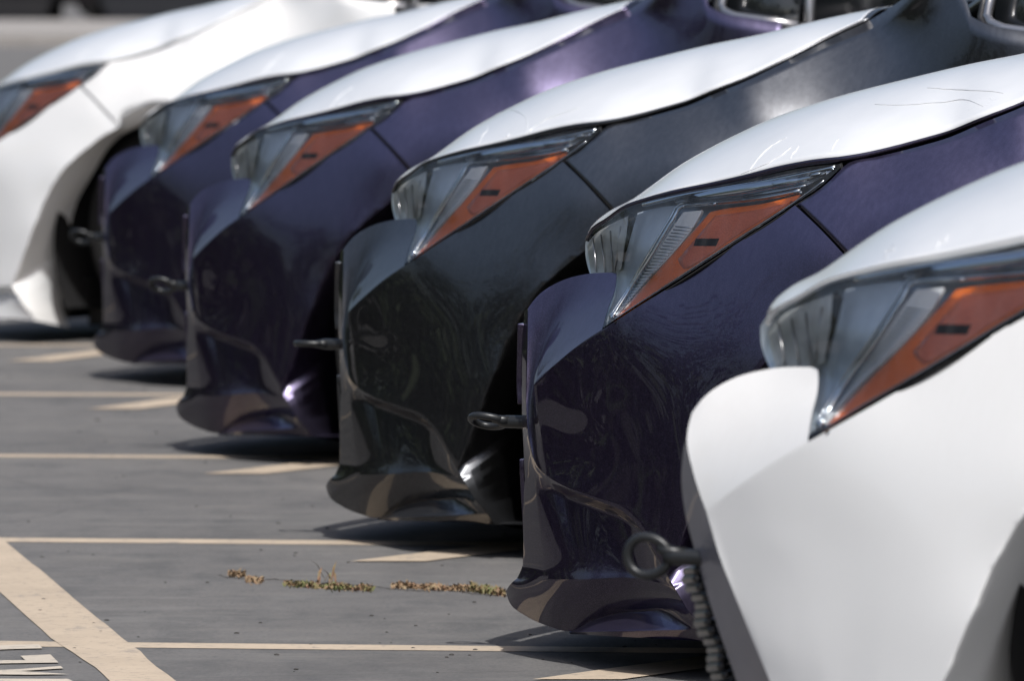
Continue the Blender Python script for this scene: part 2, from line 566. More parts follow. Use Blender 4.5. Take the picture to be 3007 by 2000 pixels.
# far kerb, pale verge of concrete and the road behind
ya, yb = ground(1500, 135)[1], ground(1500, 78)[1]
mb = Mesh().box((-60, ya, GZ), (60, ya + 0.15, GZ + 0.12))
tag(make('far_kerb', mb, M['concrete'], smooth=False, weld=0), kind='structure')
mb = Mesh().box((-60, ya + 0.152, GZ), (60, yb, GZ + 0.10))
tag(make('far_pavement', mb, M['concrete'], smooth=False, weld=0), kind='structure')

# ------------------------------------------------------------------ survey of the car body (points are px, py, w on the sharpest car)
S_side = TPS([
 (1568,1130,.64),(1600,1098,.657),(1640,1062,.678),(1700,1015,.705),(1785,958,.738),(1870,902,.758),(1960,848,.77),(2150,723,.795),(2335,603,.81),(2470,490,.80),
 (1587,1261,.652),(1613,1404,.676),(1680,1440,.717),(1759,1473,.756),(1828,1502,.788),(1885,1559,.816),(1960,1690,.853),(2092,1886,.878),
 (1700,1200,.714),(1800,1200,.759),(1900,1200,.801),(2000,1200,.838),(2081,1377,.877),(2156,1233,.880),(2237,1061,.887),(2381,935,.89),(2560,832,.893),
 (2200,900,.852),(2400,740,.868),(2700,686,.893),
 (2600,445,.79),(2888,354,.790),(3095,260,.762),(3276,168,.706),(3421,102,.675),
 (2700,560,.86),(2800,560,.872),(3000,600,.882),(2985,350,.812),(3100,318,.787),(3200,272,.757),(3000,430,.842),(3120,410,.824),(3250,370,.792),(2950,500,.858),(3100,600,.872),(3300,560,.840),(3406,171,.716),(3560,90,.738),(3705,21,.780),(3841,94,.860),
 (3600,-30,.77),(3700,-110,.75),(3841,300,.878),(4140,150,.877),(3500,600,.845),(4200,500,.90),(4200,1000,.90),(3700,1000,.905),(3700,1600,.89),(4200,1700,.88)], smooth=1e-5)
def sw(pts, off=0.0): return with_w(pts, S_side, off)

N1, N2, N3, N4 = 22, 26, 26, 12
T0, T1, T2, T3, T4, T5, T6 = (1568,1130), (1768,968), (2335,603), (2560,832), (1960,1690), (1613,1404), (2092,1886)
K1 = sw(curve([T0, (1600,1098), (1640,1062), (1700,1013), T1], N1))
LB = sw(curve([T1, (1870,904), (1960,848), (2150,725), T2], N2))
SEAM = sw(curve([T2, (2410,674), (2480,749), T3], N4))
ARCH = sw(curve([T3, (2470,880), (2381,945), (2237,1075), (2156,1205), (2081,1377), (1994,1606), T4], 40))
NB = N1 + N2 - 1 + N4 - 1
K2 = sw(curve([T5, (1640,1420), (1680,1440), (1759,1473), (1828,1502), (1885,1559), (1925,1625), T4], NB))
K3 = sw(curve([T0, (1574,1190), (1587,1265), (1600,1350), T5], 40))
R1p, R3p = (1968,1704), (2021,1795)
K2b = sw(curve([T4, R1p, (2000,1760), R3p, (2066,1848), T6], 24))

def side_patch():
    top = joinc(K1, LB, SEAM)
    g = coons(top, K2, K3, ARCH)
    bw = S_side(g[..., 0], g[..., 1])
    g[..., 2] = bw
    return lift(g)

# nose top surface above the crease
Q0, Q1 = (1550, 906, .575), (1811, 801, .632)
V = curve([Q0, (1549,1000,.592), (1547,1100,.603), (1546,1200,.612), (1556,1300,.63), (1585,1380,.652), (*T5, K3[-1][2])], 40)
NT_R = curve([Q1, (1807,845,.655), (1787,903,.69), tuple(LB[0])], 40)
NT_T = curve([Q0, (1580,868,.572), (1650,824,.575), (1720,805,.59), Q1], 40 + N1 - 1)
NT_B = joinc(K3[::-1], K1)
S_UP = curve([(1541,912,.555), (1533,1000,.565), (1532,1100,.575), (1533,1200,.58), (1537,1300,.585), (1541,1404,.59)], 40)
S_LO = curve([(1541,1404,.59), (1537,1500,.585), (1537,1600,.58), (1535,1660,.575), (1518,1700,.565)], 20)
def low_patches():
    out = []
    # lower front, recessed
    B1 = curve([(1518,1700,.565), (1600,1702,.65), (1702,1703,.715), (1874,1700,.785), tuple(K2b[4][:2]) + (K2b[4][2],)], 30 + NB - 1)
    B1[-1] = K2b[4]
    topc = joinc(curve([(1541,1404,.59), tuple(K2[0])], 30), K2)
    rec = coons(topc, B1, S_LO, np.array([K2b[int(round(i))] for i in np.linspace(0, 4, 20)]) if False else curve([tuple(K2b[0]), tuple(K2b[4])], 20))
    nv, nu = rec.shape[:2]
    vv = np.linspace(0, 1, nv)[:, None]; uu = np.linspace(0, 1, nu)[None]
    rec[..., 2] -= 0.042 * np.clip(vv / .10, 0, 1) * (1 - vv) ** 0.8 * np.clip(uu * 4 - .6, 0, 1) * np.clip((1 - uu) * 3.5, 0, 1)
    out.append(rec)
    # lip
    B2 = curve([(1486,1737,.53), (1499,1775,.54), (1547,1812,.57), (1610,1840,.615), (1673,1855,.645), (1740,1824,.68), (1800,1806,.705), (1900,1797,.755), (2021,1795, S_side(2021,1795))], len(B1))
    Lc = curve([(1518,1700,.565), (1498,1718,.548), (1486,1737,.53)], 20)
    Rc = sw(curve([tuple(B1[-1][:2]), (1992,1748), R3p], 20))
    B2[-1] = Rc[-1]
    lip = coons(B1, B2, Lc, Rc)
    vv = np.linspace(0, 1, 20)[:, None]
    lip[..., 2] += 0.005 * np.sin(np.pi * vv)
    out.append(lip)
    # splitter shelf
    i0 = int(len(B2) * 0.30)
    d = np.linalg.norm(B2[:, :2] - np.array([1673, 1855]), axis=1); i0 = int(d.argmin())
    top = B2[i0:]
    low = curve([tuple(top[0][:2] + np.array([0, 4])) + (.652,), (1760,1856,.757), (1860,1854,.803), (1960,1852,.833), (2066,1850, S_side(2066,1850))], len(top))
    sh = coons(top, low, curve([tuple(top[0]), tuple(low[0])], 8), curve([tuple(top[-1]), tuple(low[-1])], 8))
    out.append(sh)
    edge = curve([tuple(low[0][:2] + np.array([2, 4])) + (.645,), (1760,1868,.748), (1860,1873,.793), (1960,1878,.823), (2092,1886,.852)], len(low))
    ed = coons(low, edge, curve([tuple(low[0]), tuple(edge[0])], 5), curve([tuple(low[-1]), tuple(edge[-1])], 5))
    out.append(ed)
    return [lift(o) for o in out], lift(B2[:i0 + 1])

def front_face(chain, Lshift=0.07, n=14):
    """from the visible outer edge round to the centre plane"""
    g = []
    for t in np.linspace(0, 1, n):
        row = chain.copy()
        row[:, 1] = chain[:, 1] * (1 - t)
        row[:, 0] = chain[:, 0] - Lshift * (1 - (1 - t) ** 2.2)
        g.append(row)
    return np.array(g)

FL_IN = curve([(2628,825,.80), (2500,930,.77), (2405,1076,.74), (2300,1240,.72), (2280,1337,.71), (2255,1500,.695), (2225,1634,.665), (2205,1780,.63), (2240,1913,.605)], 50)
FL_SPORT = curve([(2628,825,.80), (2500,930,.77), (2405,1076,.74), (2310,1240,.72), (2280,1337,.715), (2255,1500,.705), (2232,1634,.70), (2225,1780,.70), (2268,1913,.70)], 50)
def flange_patch(FL_IN=FL_IN):
    outer = joinc(ARCH, K2b)
    outer = outer[np.round(np.linspace(0, len(outer) - 1, 50)).astype(int)]
    g = coons(outer, FL_IN, curve([tuple(outer[0]), tuple(FL_IN[0])], 10), curve([tuple(outer[-1]), tuple(FL_IN[-1])], 10))
    vv = np.linspace(0, 1, 10)[:, None]
    g[..., 2] += 0.006 * np.sin(np.pi * vv)
    return lift(g)

def bumper_standard():
    mb = Mesh()
    mb.grid(side_patch())
    mb.grid(lift(coons(NT_T, NT_B, V, NT_R)))
    mb.grid(lift(coons(curve([tuple(S_UP[0]), tuple(V[0])], 6), curve([tuple(S_UP[-1]), tuple(V[-1])], 6), S_UP, V)))
    lows, liplow = low_patches()
    for q in lows: mb.grid(q)
    mb.grid(flange_patch())
    # front face: top bar, then the lower bar under the intake
    s1 = lift(S_UP); s2 = lift(S_LO)
    mb.grid(front_face(s1[:18]))
    mb.grid(front_face(s2))
    mb.grid(front_face(lift(curve([(1518,1700,.565), (1498,1718,.548), (1486,1737,.53)], 8))))
    mb.grid(front_face(liplow))
    tp = lift(NT_T[:20])
    mb.grid(front_face(tp[::-1], 0.05))
    # underside
    e = [liplow, lift(curve([(1673,1863,.645), (1860,1873,.79), (2092,1886,.85)], 20))]
    low = np.concatenate(e)
    mb.grid(np.array([low, low + np.array([0.35, 0, 0.01]) * 1.0 - np.array([0, 1, 0]) * 0, ]))
    return mb

def bumper_sport():
    """bumper with a tall flared grille opening (white cars at both ends of the row)"""
    mb = Mesh()
    # left border leans backwards going down
    K3s = curve([tuple(K1[0]), (1590,1220,.655), (1632,1346,.68), (1693,1519,.715), (1738,1640,.74), (1752,1690,.75)], 40)
    bot = curve([(1752,1690,.75), (1850,1690,.785), tuple(ARCH[-1])], NB)
    bot[-1] = ARCH[-1]
    top = joinc(K1, LB, SEAM)
    g = coons(top, bot, K3s, ARCH)
    w0 = S_side(g[..., 0], g[..., 1])
    vv = np.linspace(0, 1, g.shape[0])[:, None]; uu = np.linspace(0, 1, g.shape[1])[None]
    k = np.clip((g[..., 1] - 1150) / 350, 0, 1) * np.clip(1 - uu * 1.6, 0, 1)
    g[..., 2] = w0 * (1 - k) + g[..., 2] * k
    g[:, 0, 2] = K3s[:, 2]
    mb.grid(lift(g))
    # nose top
    Vs = curve([Q0, (1536,960,.59), (1545,1040,.61), tuple(K1[0])], 40)
    mb.grid(lift(coons(curve([Q0, (1580,868,.572), (1650,824,.575), (1720,805,.59), Q1], N1), K1, Vs, NT_R)))
    # recess and lower lip
    b2 = curve([(1770,1765,.755), (1880,1765,.80), tuple(K2b[10])], NB)
    b2[-1] = K2b[10]
    rc = coons(bot, b2, curve([tuple(bot[0]), tuple(b2[0])], 8), curve([tuple(bot[-1]), tuple(b2[-1])], 8))
    rc[..., 2] -= 0.03 * np.sin(np.pi * np.linspace(0, 1, 8))[:, None]
    mb.grid(lift(rc))
    b3 = curve([(1700,1856,.735), (1880,1860,.81), tuple(K2b[-1])], NB)
    b3[-1] = K2b[-1]
    mb.grid(lift(coons(b2, b3, curve([tuple(b2[0]), tuple(b3[0])], 8), curve([tuple(b2[-1]), tuple(b3[-1])], 8))))
    mb.grid(flange_patch(FL_SPORT))
    s = lift(curve([Q0, (1536,960,.59)], 6))
    mb.grid(front_face(s, 0.06))
    mb.grid(front_face(lift(curve([Q0, (1580,868,.572), (1650,824,.575), (1720,805,.59)], 12))[::-1], 0.05))
    return mb
def sport_surround():
    inner = curve([(1536,960,.59), (1548,1060,.612), (1570,1134,.64), (1590,1220,.655), (1632,1346,.68), (1693,1519,.715), (1738,1640,.74), (1775,1765,.752)], 60)
    outer = curve([(1532,985,.575), (1528,1060,.57), (1534,1130,.575), (1552,1220,.595), (1584,1346,.61), (1635,1519,.64), (1672,1640,.66), (1705,1765,.67)], 60)
    return Mesh().grid(lift(coons(inner, outer, curve([tuple(inner[0]), tuple(outer[0])], 6), curve([tuple(inner[-1]), tuple(outer[-1])], 6))))

# ------------------------------------------------------------------ hood
NEAR = curve([(1718,706,.53), (1740,668,.55), (1776,645,.575), (1834,604,.61), (1899,582,.645), (1968,564,.68), (2083,541,.715), (2190,517,.745),
              (2274,495,.762), (2389,473,.785), (2484,463,.797), (2562,448,.793), (2700,412,.782), (2790,385,.775), (2880,348,.787), (3000,301,.774), (3095,256,.756), (3276,162,.702), (3421,94,.673)], 90)
SIL = curve([(1719,700,.525), (1734,671,.50), (1790,622,.47), (1856,588,.46), (1912,548,.45), (2002,484,.45), (2064,448,.45), (2171,393,.45), (2256,354,.45),
             (2427,295,.46), (2683,228,.48), (2854,188,.49), (3007,158,.50), (3200,112,.51), (3400,70,.52), (3500,52,.52)], 90)
# re-pair the silhouette with the near edge at equal px
def by_px(c, xs):
    return np.stack([xs] + [np.interp(xs, c[:, 0], c[:, k]) for k in (1, 2)], -1)
def hood_rows(off=0.0, trim=0.0):
    rows = []
    n = len(NEAR)
    u = np.linspace(0, 1, n)
    sx = NEAR[:, 0] + np.linspace(0, 60, n) * u
    sil = by_px(SIL, np.clip(sx, 1719, 3500))
    for s in np.linspace(trim, 1, 20):
        q = NEAR.copy()
        q[:, 0] = NEAR[:, 0] + (sil[:, 0] - NEAR[:, 0]) * s
        q[:, 1] = NEAR[:, 1] + (sil[:, 1] - NEAR[:, 1]) * (1 - (1 - s) ** 2)
        q[:, 2] = NEAR[:, 2] + (sil[:, 2] - NEAR[:, 2]) * s
        rows.append(lift(q))
    last = rows[-1]
    cen = last.copy()
    fr = np.clip(1 - u * 5, 0, 1)
    cen[:, 0] -= 0.03 + 0.05 * fr
    cen[:, 1] = 0
    cen[:, 2] += 0.012 * np.clip(u * 6, 0, 1)
    for t in np.linspace(0, 1, 16)[1:]:
        r = last * (1 - t) + cen * t
        r[:, 2] = last[:, 2] + (cen[:, 2] - last[:, 2]) * (1 - (1 - t) ** 2)
        r[:, 0] = last[:, 0] + (cen[:, 0] - last[:, 0]) * (1 - (1 - t) ** 1.5)
        rows.append(r)
    g = np.array(rows)
    g[..., 2] += off
    g[..., 1] -= off * 0.6 * np.clip(-g[..., 1] / .5, 0, 1)
    return g

# ------------------------------------------------------------------ fender
ZC, RC, LW = 0.335, 0.36, 0.965      # wheel centre height, arch radius, wheel centre from the nose
def arch_r(a):
    return 0.366 + 0.027 * min(1, max(0, math.degrees(a) - 62) / 22)
def circ(a, r, w):
    return car_px((LW - r * math.cos(a), -w, ZC + r * math.sin(a))) + (w,)
def fender_patch():
    lt = joinc(sw(curve([(2343,600), (2420,546), (2474,492)], 16)),
               sw(curve([(2474,492), (2492,478), (2565,462), (2700,429), (2790,402), (2882,362), (3000,314), (3097,266), (3278,173), (3423,105)], 50)),
               sw(curve([(3423,105), (3500,60), (3600,-10), (3690,-90)], 14)),
               sw(curve([(3690,-90), (3745,-40), (3785,40), (3800,88)], 12)),
               sw(curve([(3800,88), (3850,112), (3990,140), (4130,158)], 14)))
    arch_pts = [(2566,838)]
    for a in np.linspace(math.radians(70), math.radians(185), 12):
        x, y, w = circ(a, arch_r(a), .893)
        arch_pts.append((x, y))
    b = sw(curve(arch_pts + [car_px((1.42, -.89, .20)), car_px((1.675, -.885, .20))], len(lt)))
    left = sw(curve([(2343,600), (2416,671), (2486,746), (2566,838)], 30))
    lo = car_px((1.675, -.885, .20))
    right = sw(curve([(4130,158), (4132,400), (4134,900), (4135,1500), lo], 30))
    b[-1] = right[-1]
    g = coons(lt, b, left, right)
    g[..., 2] = S_side(g[..., 0], g[..., 1])
    return lift(g)
def fender_lip():
    out, inn = [], []
    for a in np.linspace(math.radians(63), math.radians(188), 40):
        r0 = arch_r(a)
        x, y, w = circ(a, r0, .893)
        ww = float(S_side(x, y))
        o = (LW - r0 * math.cos(a), -ww, ZC + r0 * math.sin(a))
        i = (LW - 0.340 * math.cos(a), -.825, ZC + 0.340 * math.sin(a))
        out.append(o); inn.append(i)
    g = []
    for t in np.linspace(0, 1, 6):
        r = np.array(out) * (1 - t) + np.array(inn) * t
        r[:, 1] -= 0.010 * math.sin(math.pi * t)
        g.append(r)
    return Mesh().grid(np.array(g))

# ------------------------------------------------------------------ lamp
S_lens = TPS([(1718,706,.53),(1740,668,.55),(1776,645,.575),(1834,604,.61),(1899,582,.645),(1968,564,.68),(2083,541,.715),(2190,521,.745),
              (2274,501,.762),(2389,480,.785),(2474,482,.797),
              (1732,806,.565),(1770,805,.60),(1806,802,.632),(1785,955,.738),(1960,848,.77),(2150,723,.795),(2335,603,.81),
              (1850,720,.675),(1960,700,.728),(2070,640,.752),(2250,570,.783)], smooth=1e-5)
def lw(pts, off=0.0): return with_w(pts, S_lens, off)
L_TOP1 = [(1719,712), (1741,675), (1777,653), (1834,612), (1862,601)]
L_TOP2 = [(1862,601), (1899,590), (1968,572), (2083,549), (2190,529), (2274,509), (2389,488), (2470,481)]
L_BOT1 = [(1733,806), (1770,804), (1811,803)]
L_BOT2a = [(1811,803), (1808,845), (1788,903), (1770,963)]
L_BOT2b = [(1770,963), (1870,896), (1960,841), (2150,718), (2335,596), (2420,538), (2470,490)]
def lens_mesh(off=0.0):
    mb = Mesh()
    seam = lw(curve([(1862,601), (1840,700), (1811,803)], 20))
    left = lw(curve([(1719,712), (1720,755), (1733,806)], 20))
    g = coons(lw(curve(L_TOP1, 20)), lw(curve(L_BOT1, 20)), left, seam)
    mb.grid(lift(with_w(g[..., :2], S_lens, off)))
    bot = joinc(curve(L_BOT2a, 14), curve(L_BOT2b, 40))
    top = curve(L_TOP2, len(bot))
    g = coons(lw(top), lw(bot), seam, lw(curve([(2470,481), (2470,490)], 20)))
    mb.grid(lift(with_w(g[..., :2], S_lens, off)))
    return mb
def lamp_poly(top, bot, off, n=28, m=12):
    t = curve(top, n); b = curve(bot, n)
    g = coons(t, b, curve([t[0], b[0]], m), curve([t[-1], b[-1]], m))
    return Mesh().grid(lift(with_w(g[..., :2], S_lens, off)))
def lamp_tube(pts, off, r, flat=1.0, n=40):
    c = lw(curve(pts, n), off)
    return Mesh().tube(lift(c), r, 8, flat=flat)

# ------------------------------------------------------------------ car assembly
def tow_eye(roll, base, length=0.036, ring=0.0215, thick=0.0056):
    mb = Mesh()
    b = np.array(base)
    c, s = math.cos(roll), math.sin(roll)
    def R(x, y, z): return (b[0] + x, b[1] + y * c - z * s, b[2] + y * s + z * c)
    mb.tube([R(0.06, 0, 0), R(0.0, 0, 0), R(-length * .75, 0, 0), R(-length, 0, 0)], [0.0095, 0.0095, 0.0095, 0.0080], 16)
    mb.tube([R(-length * .55, 0.0, 0.004), R(-length * 0.95, 0, 0.006), R(-length - 0.008, 0, 0.010)], [0.0068, 0.0072, 0.0060], 12)
    pts = []
    for k in range(40):
        a = 2 * math.pi * k / 40
        x = -length - 0.020 + 0.026 * math.cos(a)
        pts.append(R(x, 0, ring * math.sin(a) * (1 - 0.12 * math.cos(a))))
    # the loop is bent from round bar: keep rings perpendicular to the loop
    V3 = [Vector(p) for p in pts]
    nrm = Vector(R(0, 1, 0)) - Vector(R(0, 0, 0))
    g = []
    for k in range(40):
        t = (V3[(k + 1) % 40] - V3[k - 1]).normalized()
        q = nrm.cross(t).normalized()
        g.append([tuple(V3[k] + nrm * math.cos(j * 2*math.pi/12) * thick + q * math.sin(j * 2*math.pi/12) * thick) for j in range(12)])
    g.append(g[0])
    mb.grid(np.array(g), close_u=True)
    return mb

def wheel(parent, L, side):
    y = side * 0.655
    c = (L, y, GZ + 0.305)
    prof = [(0.215, -.10), (0.24, -.112), (0.275, -.110), (0.293, -.098), (0.299, -.075), (0.299, 0), (0.299, .075), (0.293, .098), (0.275, .110), (0.24, .112), (0.215, .10)]
    mb = Mesh().lathe([(r, h) for r, h in prof], c, 'y', 64)
    for k in range(60):       # tread blocks
        a = 2 * math.pi * k / 60
        for h in (-.06, -.02, .02, .06):
            Mm = Matrix.Translation(c) @ Matrix.Rotation(-a - h * 2, 4, 'Y')
            mb.box((0.293, h - .016, -0.013), (0.305, h + .016, 0.010), Mm)
    t = make('tyre', mb, M['rubber'], parent, smooth=True, weld=0)
    for p in t.data.polygons: p.use_smooth = p.index < 64 * 10
    rm = Mesh().lathe([(0.216, .10), (0.214, -.10), (0.20, side * .085), (0.19, side * .06), (0.05, side * .075), (0.001, side * .08)], c, 'y', 48)
    for k in range(5):
        Mm = Matrix.Translation(c) @ Matrix.Rotation(k * 2 * math.pi / 5, 4, 'Y')
        a, b = sorted((side * .075, side * .10))
        rm.box((0.02, a, -0.022), (0.205, b, 0.022), Mm)
    r = make('rim', rm, M['rim'], t, smooth=False, weld=0)
    return t

PROTO = {}
def build_proto(kind):
    """all meshes of one body type, paint slots are filled per car"""
    P = []
    def add(name, mb, m, sub=None, **kw):
        P.append((name, mb, m, sub, kw))
    return P

def add_pair(name, mb, m, parent, **kw):
    a = make(name, mb, m, parent, outward=kw.pop('outward', (-.3, -1, .2)), **kw)
    return a
def flip(o):
    """a mirrored twin of a part for the far side of the car"""
    me = o.data.copy()
    for v in me.vertices: v.co.y = -v.co.y
    me.flip_normals()
    c = o.copy(); c.data = me
    COL.objects.link(c)
    return c
OUT = (-.3, -1, .25)
def section_loft(sec, Ls, tail=None):
    rows = []
    for L, sx, dz in Ls:
        r = sec.copy()
        r[:, 0] = L
        r[:, 1] = sec[:, 1] * sx
        r[:, 2] = sec[:, 2] + dz * (sec[:, 2] > .8)
        rows.append(r)
    return np.array(rows)

def build_car(name, paint_key, sport, filmed=True):
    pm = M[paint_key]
    root = empty(name)
    # bumper: both halves in one mesh
    bm_ = (bumper_sport() if sport else bumper_standard())
    nb = make('front_bumper', bm_.mirrored(both=True), pm, root, bevel=0.0016, ang=13, seg=2, weld=3e-4)
    nb_fix_normals(nb)
    if sport:
        o = make('grille_surround', sport_surround(), M['shade_trim'], root, outward=(-1, -1, 0))
        flip(o).parent = root
    # grille: dark backing, bars
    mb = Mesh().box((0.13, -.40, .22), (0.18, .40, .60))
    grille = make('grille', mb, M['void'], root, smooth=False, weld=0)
    if sport:
        # honeycomb mesh bulging ahead of the surround
        edge_x = lambda y: np.interp(y, [1130, 1217, 1329, 1441, 1560, 1700, 1800], [1530, 1546, 1574, 1603, 1640, 1682, 1700])
        for q, yy in enumerate(np.arange(1270, 1800, 20)):
            r_ = []
            for t, ww in ((0.0, .60), (0.12, .575), (0.25, .55), (0.45, .50)):
                off = 2 + 10 * math.sin(t * math.pi) + 7 * math.sin(q * 1.26)
                r_.append(local('B', edge_x(yy) - off + 3, yy + 16 * t - 6, ww))
            last = r_[-1]
            for u_ in np.linspace(0, 1, 12)[1:]:
                r_.append(np.array([last[0] - .03 * math.sin(u_ * 1.57) + .008 * math.sin(u_ * 60), last[1] * (1 - u_), last[2] + .006 * math.sin(u_ * 60 + q)]))
            make('grille_bar', Mesh().tube(r_, 0.0034, 8, flat=1.5), M['mesh'], grille, weld=0)
    else:
        b1 = front_face(lift(curve([(1519,950,.565), (1517,1060,.562), (1516,1140,.562), (1519,1188,.565)], 10)))
        o = make('grille_bar', Mesh().grid(b1).mirrored(both=True), pm, grille, solid=0.012, bevel=0.002)
        b1 = front_face(lift(curve([(1524,1349,.575), (1527,1420,.575), (1532,1502,.575), (1536,1600,.575), (1534,1660,.573)], 10)))
        o = make('grille_bar', Mesh().grid(b1).mirrored(both=True), pm, grille, solid=0.008, bevel=0.002)
    # upper slot between lamps under the hood
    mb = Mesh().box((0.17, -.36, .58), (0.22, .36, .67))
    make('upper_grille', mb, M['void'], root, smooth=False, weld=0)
    # hood and its film
    hr = hood_rows()
    hm = Mesh().grid(hr).mirrored(both=True)
    hood = make('hood', hm, pm, root, solid=0.006, outward=(0, 0, 1))
    if filmed:
        fr = hood_rows(0.0014, 0.0)
        fr2 = fr[:, 1:-1]
        n = fr2.shape[1]
        # ragged lower border of the film beside the lamp
        rg = np.cumsum(rng.normal(0, 1, n)); rg = (rg - rg.min()) / (rg.max() - rg.min() + 1e-9)
        for j in range(4):
            fr2[j] = fr2[j] * (1 - 0.07 * rg[:, None] * (1 - j/4)) + fr2[4] * (0.07 * rg[:, None] * (1 - j/4))
        make('hood_film', Mesh().grid(fr2).mirrored(both=True), M['film'], hood, solid=0.0006, outward=(0, 0, 1))
    # fender
    fp = fender_patch()
    fn = make('fender', Mesh().grid(fp), pm, root, solid=0.003, outward=OUT)
    fl = make('arch_lip', fender_lip(), pm, fn, solid=0.003, outward=OUT)
    f2 = flip(fn); f2.parent = root
    fl2 = flip(fl); fl2.parent = f2
    # dark structure behind the panel gaps
    bk = joinc(curve([(2300,640), (2330,603), (2420,552), (2480,484)], 14), curve([(2480,484), (2565,466), (2620,452), (2700,436)], 40))
    lowb = curve([(2540,860), (2560,800), (2600,660), (2640,500), (2700,450)], len(bk))
    g = coons(sw(bk), sw(lowb), sw(curve([(2300,640), (2400,740), (2540,860)], 12)), sw(curve([(2700,436), (2700,450)], 12)))
    inner = Mesh().grid(lift(with_w(g[..., :2], S_side, -0.014)))
    hb = np.array([lift(NEAR[2:] + np.array([2, d0, -0.012 - k * .02])) for k, d0 in ((0, 16), (1, -4))])
    inner.grid(hb)
    ih = make('inner_structure', inner, M['void'], root)
    flip(ih).parent = root
    # inner shell closing the nose and floor
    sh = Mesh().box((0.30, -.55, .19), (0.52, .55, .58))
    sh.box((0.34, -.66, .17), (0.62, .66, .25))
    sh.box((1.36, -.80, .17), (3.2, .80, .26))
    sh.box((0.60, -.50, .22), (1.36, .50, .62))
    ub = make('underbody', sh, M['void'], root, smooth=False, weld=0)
    u2 = Mesh()
    for x0, w0, z0 in ((0.30, .52, .13), (0.42, .60, .14), (0.56, .55, .12)):
        u2.box((x0, -w0, z0), (x0 + .11, w0, .19))
    make('splash_shield', u2, M['black_plastic'], ub, smooth=False, weld=0, bevel=.006)
    # wheel-arch liner
    ln = Mesh()
    g = []
    for yy in (0.80, 0.50):
        g.append([(LW - 0.375 * math.cos(a), -yy, ZC + 0.375 * math.sin(a)) for a in np.linspace(math.radians(-25), math.radians(200), 40)])
    ln.grid(np.array(g))
    ln.v.append((LW, -.50, ZC)); c0 = len(ln.v) - 1
    for i in range(39): ln.f.append((40 + i, 41 + i, c0))
    lo_ = make('wheel_arch_liner', ln, M['void'], root)
    flip(lo_).parent = root
    for s in (-1, 1):
        wheel(root, LW, s)
        wheel(root, LW + 2.70, s)
    # tow eye fitted into the right of the nose later (per car)
    # lamps
    lamp = make('headlight', lens_mesh(-0.055), M['bezel'], root, outward=OUT)
    lens = make('lens', lens_mesh(0.0), M['lens'], lamp, outward=OUT)
    am = make('amber_reflector', lamp_poly([(2086,622), (2130,613), (2250,596), (2356,568)], [(1800,942), (1960,834), (2150,708), (2340,584)], -0.008), M['amber'], lamp, solid=0.004, outward=OUT)
    make('reflex_panel', lamp_poly([(2100,632), (2200,619), (2322,594)], [(1990,762), (2010,790), (2040,775), (2150,700), (2326,590)], -0.0068), M['amber_pale'], lamp, solid=0.001, outward=OUT)
    # the left border of the amber follows the light guide
    mk = make('amber_marker', lamp_poly([(2044,700), (2078,700), (2112,700)], [(2036,722), (2070,722), (2102,722)], -0.0062, 8, 4), M['void'], lamp, solid=0.001, outward=OUT)
    gd = make('light_guide', lamp_poly([(1799,930), (1853,863), (1903,781), (1968,676), (2006,622)], [(1812,926), (1907,815), (1968,752), (2037,664), (2062,616)], -0.012), M['guide'], lamp, solid=0.005, bevel=.001, outward=OUT)
    g2 = Mesh()
    for i in range(26):       # ribs across the guide
        t = i / 26
        a = np.array([1822, 900]) * (1 - t) + np.array([1990, 655]) * t
        b = np.array([1838, 893]) * (1 - t) + np.array([2040, 660]) * t
        c = with_w(np.array([a, b]), S_lens, -0.0105)
        g2.tube(lift(c), 0.0009, 5)
    make('guide_rib', g2, M['chrome'], lamp)
    make('upper_reflector', lamp_poly([(1990,577), (2120,553), (2274,518), (2389,497), (2450,489)], [(1998,604), (2120,586), (2250,570), (2350,552), (2450,496)], -0.016), M['band'], lamp, outward=OUT)
    for nm, pts, off, r in (('chrome_rail', [(1795,938), (1850,852), (1903,768), (1975,650), (2003,606), (2030,601), (2120,594), (2250,580), (2352,560)], -0.008, 0.0038),
                        ('chrome_rail', [(1792,930), (1846,846), (1896,762), (1966,646), (1994,602), (2030,590), (2120,582), (2250,567), (2368,545)], -0.014, 0.0024),
                        ('chrome_rail', [(1985,592), (2120,570), (2250,549), (2370,525), (2425,508)], -0.012, [0.002 + 0.0085 * math.sin(math.pi * min(1, max(0, t)) ** .8) for t in np.linspace(0, 1, 40)]),
                        ('chrome_rail', [(1890,602), (1990,578), (2120,554), (2250,532), (2380,506), (2455,490)], -0.005, 0.0032),
                        ('chrome_rail', [(1795,944), (1960,846 - 10), (2150,712), (2340,588), (2420,530)], -0.006, 0.0012)):
        make(nm, lamp_tube(pts, off, r), M['chrome'], lamp)
    gl = Mesh()  # small chrome shapes added inside the lamp to catch sun glints
    for (cx_, cy_), (ra, rb) in (((2300,540),(.040,.0085)), ((2392,513),(.010,.0030)), ((2352,566),(.0035,.0030)), ((2098,599),(.0045,.0028)), ((2180,588),(.012,.0022)), ((2446,497),(.003,.0026)), ((2008,606),(.003,.0028))):
        c0 = lift(lw([(cx_, cy_)], -0.003 - rb))[0]
        d0 = lift(lw([(cx_ + 30, cy_ - 6)], -0.003 - rb))[0] - c0
        ax = Vector(d0).normalized(); sd = ax.cross(Vector((0, 0, 1))).normalized(); up_ = sd.cross(ax)
        g_ = []
        for a_ in np.linspace(0.02, math.pi - 0.02, 15):
            g_.append([tuple(Vector(c0) + ax * (-math.cos(a_) * ra) + (sd * math.cos(k_) + up_ * math.sin(k_)) * math.sin(a_) * rb) for k_ in np.linspace(0, 2 * math.pi, 15)[:-1]])
        make('glint_bead', Mesh().grid(np.array(g_), close_u=True), M['chrome'], lamp)
